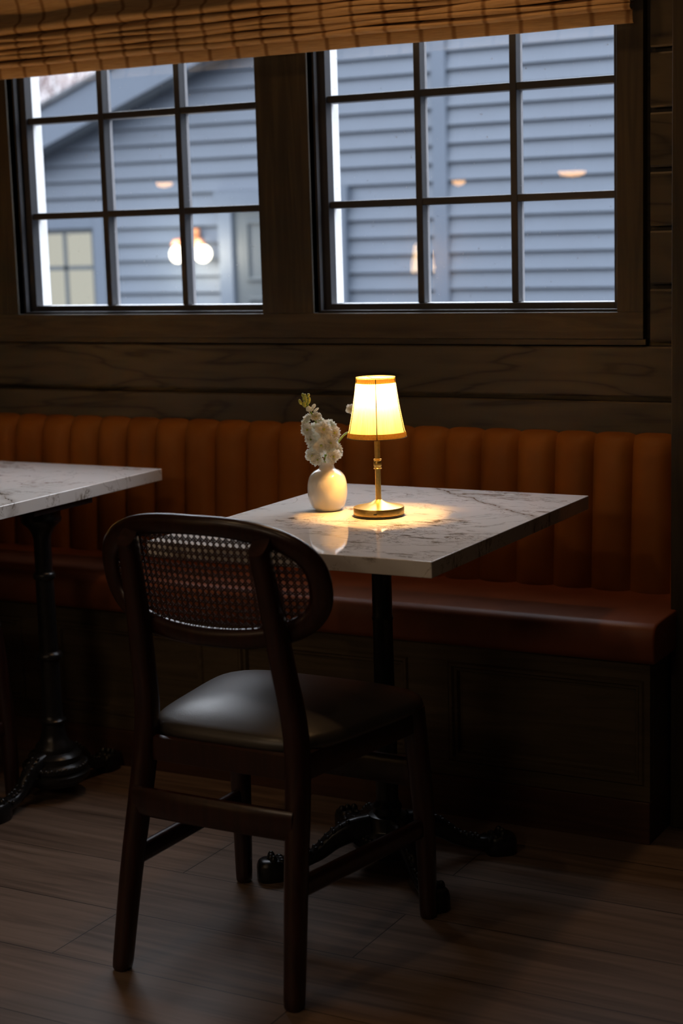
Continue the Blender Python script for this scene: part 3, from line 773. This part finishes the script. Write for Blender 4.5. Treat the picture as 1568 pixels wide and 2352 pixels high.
def flower_main():
    t = tag(empty('white_stock_flower', (VX, VY, VZ)), 'white ruffled flower spike with green buds at its tip, in the cream vase', 'flower')
    MP = .000206         # metres per crop pixel at this depth
    right = rr; up = Vector((0, 0, 1)); cx0, cy0 = 487, 1035   # vase mouth in the crop
    away = Vector((rr.y*-1, rr.x, 0)).normalized()
    if away.y < 0: away = -away
    def Pt(x, y, d=0.): return Vector((right.x, right.y, 0)).normalized()*((x-cx0)*MP)+up*((cy0-y)*MP*1.01+.100)+away*d
    bm = B(); pts = spl([tuple(Vector((0.004, 0, .012))), tuple(Pt(480, 1035)), tuple(Pt(478, 920)), tuple(Pt(455, 780)), tuple(Pt(400, 640)), tuple(Pt(345, 520)), tuple(Pt(310, 430)), tuple(Pt(292, 360))], 6)
    n = len(pts); sweep(bm, pts, [.0028-.0016*i/n for i in range(n)], [.0028-.0016*i/n for i in range(n)], seg=10, power=2)
    obj('stem', bm, MAT['stem'], t, smooth=True, angle=180)
    toward = -away
    fl = [(300,620,.0,88,(-.8,.5)),(310,690,-.012,90,(-.6,-.1)),(470,690,-.018,112,(.1,.2)),(570,735,-.006,88,(.8,.2)),(340,790,-.008,80,(-.6,-.2)),(440,845,-.020,100,(-.05,-.2)),(350,950,-.010,95,(-.5,-.5)),(400,985,-.016,80,(-.2,-.6)),
          (555,960,-.014,100,(.5,-.5)),(600,905,-.002,75,(.9,.0)),(530,830,-.012,95,(.5,-.1)),(395,570,-.004,62,(.1,.7)),(430,620,.010,72,(.5,.6)),(330,575,.008,60,(-.3,.8)),(430,760,.012,100,(0,.2)),(500,900,.012,95,(.3,-.4)),(370,870,.012,90,(-.5,-.3)),(390,700,.016,90,(-.2,.3)),(550,660,.008,70,(.7,.6))]
    for i, (x, y, d, r, (nx, nz)) in enumerate(fl):
        bm = B(); bmc = B()
        nrm = Vector((right.x, right.y, 0)).normalized()*nx+up*nz+toward*(.9 if d < 0 else -.5)
        blossom(bm, bmc, (0, 0, 0), nrm, r*MP*1.0, i*3+1)
        for b_ in (bm, bmc):
            for q in b_.verts: q.co += Pt(x, y, d)
        o = obj('blossom', bm, MAT['petal'], t, smooth=True, angle=180)
        obj('flower_centre', bmc, MAT['petalc'], o, smooth=True, angle=180)
    buds = [(290,372,22,38),(325,350,20,20),(268,350,18,22),(240,415,20,30),(328,405,22,38),(280,442,26,32),(320,485,28,30),(350,492,26,30),(375,462,24,28),(398,500,18,34),(300,400,18,26)]
    for i, (x, y, a, b) in enumerate(buds):
        bm = B(); rot = Matrix.Rotation(math.atan2(x-300, 500-y+1)*.6, 3, Vector((away.x, away.y, 0)))
        c = Pt(x, y, random.uniform(-.004, .004)); blob(bm, c, (a*MP*.8, a*MP*.8, b*MP), 10, 8, rot)
        st = Pt(310-(y-430)*-.5 if y < 520 else 345, y+55, 0)
        sweep(bm, [c+Vector((0, 0, -b*MP*.7)), st], .0009, .0009, seg=6, power=2)
        obj('bud', bm, MAT['bud'] if y < 460 else MAT['petal'], t, smooth=True, angle=180)
    # second stem bending behind the lamp
    t2 = tag(empty('bent_flower_stem', (VX, VY, VZ)), 'thin bright green flower stem curving from the vase behind the lampshade', 'flower')
    bm = B(); pts = spl([(.002, .004, .02), tuple(Pt(520, 1010, .006)), tuple(Pt(585, 890, .016)), tuple(Pt(625, 825, .026)), tuple(Pt(690, 770, .042)), tuple(Pt(745, 772, .055)), tuple(Pt(790, 800, .066)), tuple(Pt(850, 795, .076)), tuple(Pt(890, 755, .08)), tuple(Pt(850, 660, .085)), tuple(Pt(780, 590, .09)), tuple(Pt(748, 560, .09))], 6)
    n = len(pts); sweep(bm, pts, [.0027-.0010*i/n for i in range(n)], [.0027-.0010*i/n for i in range(n)], seg=10, power=2)
    obj('stem', bm, MAT['stem'], t2, smooth=True, angle=180)
    bm = B(); bmc = B(); blossom(bm, bmc, (0, 0, 0), toward+Vector((0, 0, .3)), 60*MP, 77)
    for b_ in (bm, bmc):
        for q in b_.verts: q.co += Pt(752, 548, .09)
    o = obj('blossom', bm, MAT['petal'], t2, smooth=True, angle=180); obj('flower_centre', bmc, MAT['petalc'], o, smooth=True)
flower_main()

# ================================================================== roman shade over the windows
def roman():
    root = tag(empty('roman_shade', (-2.4, 3.62, 1.75)), 'tan striped linen roman shade gathered in folds across the top of both windows', 'window shade')
    off = Vector(root.location); bm = B()
    # profile (y, z): hem, stacked folds, then the loose upper cloth
    pf = [(3.633, 1.7515), (3.628, 1.7500), (3.6245, 1.7520), (3.6225, 1.7640), (3.6215, 1.7745), (3.6235, 1.7790), (3.6300, 1.7800)]
    for k, z in enumerate((1.7812, 1.7975, 1.8125, 1.8275, 1.8430)):
        y = 3.618-.003*k
        pf += [(3.630, z), (y, z-.0040), (y-.008, z-.0035), (y-.0125, z+.0005), (y-.0115, z+.0050), (y-.0050, z+.0095), (y+.004, z+.0120), (3.628, z+.0135)]
    pf += [(3.606, 1.8590), (3.596, 1.8620), (3.590, 1.8690), (3.594, 1.878), (3.612, 1.888), (3.618, 1.900), (3.612, 1.93), (3.600, 1.96), (3.592, 2.00), (3.597, 2.05), (3.612, 2.10), (3.62, 2.16), (3.625, 2.30)]
    xs = [-3.55+(2.315)*i/230 for i in range(231)]; cols = []
    for x in xs:
        wv = .0018*math.sin(x*9)+.0012*math.sin(x*23+1)
        col = []
        for j, (y, z) in enumerate(pf):
            f = min(1, j/10); g = max(0, min(1, (z-1.775)/.02))
            dz = f*(.0025*math.sin(x*6+j*.35)+.0015*math.sin(x*17+j*.8))*g
            dy = f*(.0025*math.sin(x*11+j*.55))+ (0.010*math.sin(x*7+z*9)*min(1, max(0, (z-1.89)/.05)))
            col.append(bm.verts.new((x-off.x, y+dy-off.y, z+dz+wv*.3-off.z)))
        cols.append(col)
    for a, b in zip(cols, cols[1:]):
        for i in range(len(pf)-1): bm.faces.new((a[i], b[i], b[i+1], a[i+1]))
    o = obj('cloth', bm, MAT['shadecloth'], root, smooth=True, angle=180)
    sdm = o.modifiers.new('thick', 'SOLIDIFY'); sdm.thickness = .0012; sdm.offset = 1
    bx('head_rail', -3.55-off.x, -1.235-off.x, 3.600-off.y, 3.652-off.y, 2.27-off.z, 2.31-off.z, MAT['casing'], root, .001)
roman()

# ================================================================== lamps of the room out of view, plus added ceiling downlights
def pendant(x, y, z, label, s=1.):
    t = tag(empty('pendant_lamp', (x, y, z)), label, 'lamp', 'pendant lamps hanging behind the camera')
    bm = B(); lathe(bm, [(.058*s, .004), (.062*s, .010), (.066*s, .018), (.058*s, .03), (.03*s, .05), (.012, .06), (.008, .085)], seg=40); obj('lamp_shade', bm, MAT['brass_d'], t, smooth=True)
    bm = B(); lathe(bm, [(.004, -.016), (.030*s, -.014), (.050*s, -.008), (.060*s, .004), (.060*s, .012)], seg=40); obj('diffuser', bm, MAT['pend'], t, smooth=True, angle=180)
    bm = B(); lathe(bm, [(.003, .08), (.003, ZC-z)], seg=8); obj('cord', bm, MAT['black'], t)
    return t
pendant(-2.657, .48, 1.55, 'glowing pendant lamp mirrored as an orange streak in the right window pane')
pendant(-3.195, .48, 1.533, 'glowing pendant lamp mirrored as a small orange spot in the right window', .5)
pendant(-4.783, .48, 1.587, 'glowing pendant lamp mirrored faintly in the left window', .7)
# wall sconce whose shade is mirrored low in the right window
t = tag(empty('wall_sconce', (-5.28, Y0, 1.13)), 'shaded wall sconce mirrored low beside the first muntin of the right window', 'lamp')
bm = B(); lathe(bm, [(.085, -.09), (.055, .10)], (0, .16, 0), 32, cap=False); obj('lamp_shade', bm, emit('sconce_shade_glow', (1., .62, .27), 15.0), t, smooth=True)
bm = B(); box(bm, -.03, .03, 0.0, .02, -.06, .04); sweep(bm, [(0, .02, -.02), (0, .16, -.02)], .006, .006, seg=8); obj('bracket', bm, MAT['brass_d'], t)
def downlight(x, y, watt, aim=(0, 0), size=62, soft=.04, col=(1., .66, .36)):
    t = tag(empty('unseen_ceiling_light', (x, y, ZC)), 'small unseen downlight in the ceiling, added for warm light', 'lamp', 'unseen downlights in the ceiling')
    bm = B(); lathe(bm, [(.055, -.001), (.055, -.006), (.045, -.008), (.040, -.003)], seg=32); obj('trim_ring', bm, MAT['brass_d'], t, smooth=True)
    l = bpy.data.lights.new('downlight', 'SPOT'); l.energy = watt; l.color = col; l.spot_size = R(size); l.spot_blend = .5; l.shadow_soft_size = soft
    o = bpy.data.objects.new('downlight', l); C.objects.link(o); o.parent = t; o.location = (0, 0, -.02); o.rotation_euler = (R(aim[0]), R(aim[1]), 0)
downlight(-2.05, .95, SPOT_W, (22, 0), 95)
downlight(-.70, 1.25, SPOT_W*.6, (12, -6), 80)
downlight(-3.60, 1.6, SPOT_W*.8, (10, 0), 90)
downlight(-1.62, 3.12, TABLE_W, (0, 0), 100, .05, (1., .56, .25))
downlight(-1.10, -1.7, FILL_W, (62, 4), 60, .35, (1., .74, .50))  # this and the next: unseen fill added to lift bench panels and under-table floor
downlight(-2.90, -1.7, FILL_W, (62, 0), 60, .35, (1., .74, .50))

# ================================================================== outside
struct(bx('ground', -30, 20, 3.82, 45, -.66, -.60, MAT['ground']))
def siding(name, x0, x1, y, z0, z1, parent, phase=1.92, pt=.1035, lip=.027):
    bm = B(); z = phase-math.ceil((phase-z0)/pt)*pt
    while z < z1:
        a, b = z, z+pt
        vs = [(x0,y-lip,a),(x1,y-lip,a),(x1,y-.004,b),(x0,y-.004,b)]; V_ = [bm.verts.new(q) for q in vs]; bm.faces.new(V_)
        W_ = [bm.verts.new(q) for q in ((x0,y,a),(x1,y,a))]; bm.faces.new((V_[0], V_[1], W_[1], W_[0])); z = b
    box(bm, x0, x1, y, y+.12, z0, z1)
    for v_ in bm.verts: v_.co -= Vector(parent.location)
    return obj(name, bm, MAT['siding'], parent)
h = tag(empty('neighbouring_house', (-5, 9, -.6)), 'blue grey clapboard house across the yard, seen through both windows', 'house')
def H(name, bm, mat, bevel=0., parent=None):
    for v_ in bm.verts: v_.co -= Vector(h.location)
    return obj(name, bm, mat, parent or h, bevel=bevel)
siding('siding', -4.215, 3.5, 9.0, -.6, 3.7, h)
siding('siding', -9.6, -4.215, 9.012, -.6, 3.7, h, phase=1.915)
bm = B(); box(bm, -4.262, -4.170, 8.962, 9.02, -.6, 3.7); H('corner_board', bm, MAT['trimgrey'], .004)
# rake of the gable with its overhanging roof
bm = B(); sl = .365
def rk(x, z0, z1, y0, y1, xb):
    za, zb_ = z0, z0+sl*(xb-x)
    A_ = [bm.verts.new(q) for q in ((x,y0,z0),(x,y0,z1),(x,y1,z1),(x,y1,z0))]; B_ = [bm.verts.new((xb, q.co.y, q.co.z+sl*(xb-x))) for q in A_]
    for i in range(4): bm.faces.new((A_[i], A_[(i+1)%4], B_[(i+1)%4], B_[i]))
    bm.faces.new(A_); bm.faces.new(list(reversed(B_)))
rk(-9.9, 1.966-.365*3.02, 2.205-.365*3.02, 8.84, 8.86, -4.9)
H('rake_board', bm, MAT['trimgrey'])
bm = B(); rk(-9.9, 1.966-.365*3.02, 1.986-.365*3.02, 8.86, 9.0, -4.9); H('soffit', bm, MAT['trimgrey'])
bm = B(); rk(-9.9, 2.210-.365*3.02, 2.240-.365*3.02, 8.82, 13.0, -4.9); H('roof', bm, MAT['roof'])
# remove siding above the rake: the gable wall follows the roof line
for o in [q for q in h.children if q.name.startswith('siding')]:
    me = o.data; b2 = B(); b2.from_mesh(me); loc = Vector(h.location)
    if min(v.co.x for v in b2.verts) < -4:
        geo = b2.verts[:]+b2.edges[:]+b2.faces[:]
        bmesh.ops.bisect_plane(b2, geom=geo, plane_co=Vector((-6.88, 9, 2.14))-loc, plane_no=Vector((-.365, 0, 1)), clear_outer=True)
    b2.to_mesh(me); b2.free()
# lit window of that house
bm = B()
def frame(bm, x0, x1, z0, z1, wd, y0, y1):
    box(bm, x0, x0+wd, y0, y1, z0, z1); box(bm, x1-wd, x1, y0, y1, z0, z1); box(bm, x0+wd, x1-wd, y0, y1, z0, z0+wd); box(bm, x0+wd, x1-wd, y0, y1, z1-wd, z1)
wx0, wx1, wz0, wz1 = -7.34, -6.62, .62, 1.49
frame(bm, wx0, wx1, wz0, wz1, .085, 8.955, 9.02)
hw_ = H('house_window', bm, MAT['trimgrey'], .003)
bm = B(); frame(bm, wx0+.085, wx1-.085, wz0+.085, wz1-.085, .03, 8.975, 9.0)
for xx in (-7.135+.0, -6.955): box(bm, xx-.014, xx+.014, 8.977, 8.998, wz0+.1, wz1-.1)
box(bm, wx0+.1, wx1-.1, 8.977, 8.998, 1.138, 1.166); o = H('window_bars', bm, MAT['doorgrey'], parent=h); o.parent = hw_
bm = B(); box(bm, wx0+.11, wx1-.11, 8.985, 8.99, wz0+.11, wz1-.11); o = H('lit_pane', bm, MAT['winlit'], parent=h); o.parent = hw_
# door with panels
dx0, dx1, dzt = -5.74, -4.84, 1.50
bm = B(); box(bm, dx0, dx0+.10, 8.95, 9.02, -.6, dzt); box(bm, dx1-.10, dx1, 8.95, 9.02, -.6, dzt); box(bm, dx0-.02, dx1+.02, 8.945, 9.02, dzt, dzt+.10)
dr = H('house_door', bm, MAT['trimgrey'], .003)
bm = B(); box(bm, dx0+.10, dx1-.10, 8.975, 9.0, -.58, dzt)
for (a, b) in ((.30, .95), (1.05, 1.42)):
    for (c, d_) in ((dx0+.19, dx0+.42), (dx1-.42, dx1-.19)):
        frame(bm, c, d_, a, b, .022, 8.962, 8.976)
o = H('door_leaf', bm, MAT['doorgrey'], .003, parent=h); o.parent = dr
# wall lantern left of that door
wl = tag(empty('wall_lantern', (-5.93, 8.98, 1.20)), 'bright wall lantern with two glowing globes left of the house door outside', 'lantern')
bm = B(); lathe(bm, [(.035, .075), (.040, .085), (.028, .11), (.012, .12)], (-.085, -.08, 0), 20); lathe(bm, [(.035, .075), (.040, .085), (.028, .11), (.012, .12)], (.085, -.08, 0), 20)
box(bm, -.10, .10, -.085, -.072, .105, .120); box(bm, -.02, .02, -.08, .0, .10, .125); box(bm, -.04, .04, -.02, 0, .04, .18)
obj('bracket', bm, MAT['canopy'], wl, smooth=True)
for s in (-1, 1):
    bm = B(); blob(bm, (s*.085+(.02 if s > 0 else 0), -.08, .025), (.048 if s < 0 else .058, .048, .055), 20, 14); obj('globe', bm, MAT['lantern'], wl, smooth=True, angle=180)
    l = bpy.data.lights.new('lantern_light', 'POINT'); l.energy = 9.0; l.color = (1, .92, .74); l.shadow_soft_size = .05
    lo = bpy.data.objects.new('lantern_light', l); C.objects.link(lo); lo.parent = wl; lo.location = (s*.085, -.24, .02)
# bare tree beyond the roof
bm = B(); rnd = random.Random(4)
def branch(p, d, L, r, dep):
    q = p+d*L; sweep(bm, [p, p+d*L*.5+Vector((rnd.uniform(-.05, .05)*L, 0, 0)), q], [r, r*.8, r*.62], [r, r*.8, r*.62], side=Vector((0, 1, 0)), seg=5, power=2)
    if dep == 0: return
    for k in range(3 if dep > 1 else 4):
        nd = (d+Vector((rnd.uniform(-.75, .75), rnd.uniform(-.4, .4), rnd.uniform(-.25, .55)))).normalized(); branch(q-d*L*rnd.uniform(0, .35), nd, L*rnd.uniform(.62, .8), r*.58, dep-1)
branch(Vector((-15.2, 20, -.6)), Vector((.02, 0, 1)), 1.9, .10, 5)
tag(obj('bare_tree', bm, MAT['bark']), 'bare winter tree rising behind the roof, top left pane of the left window', 'tree')
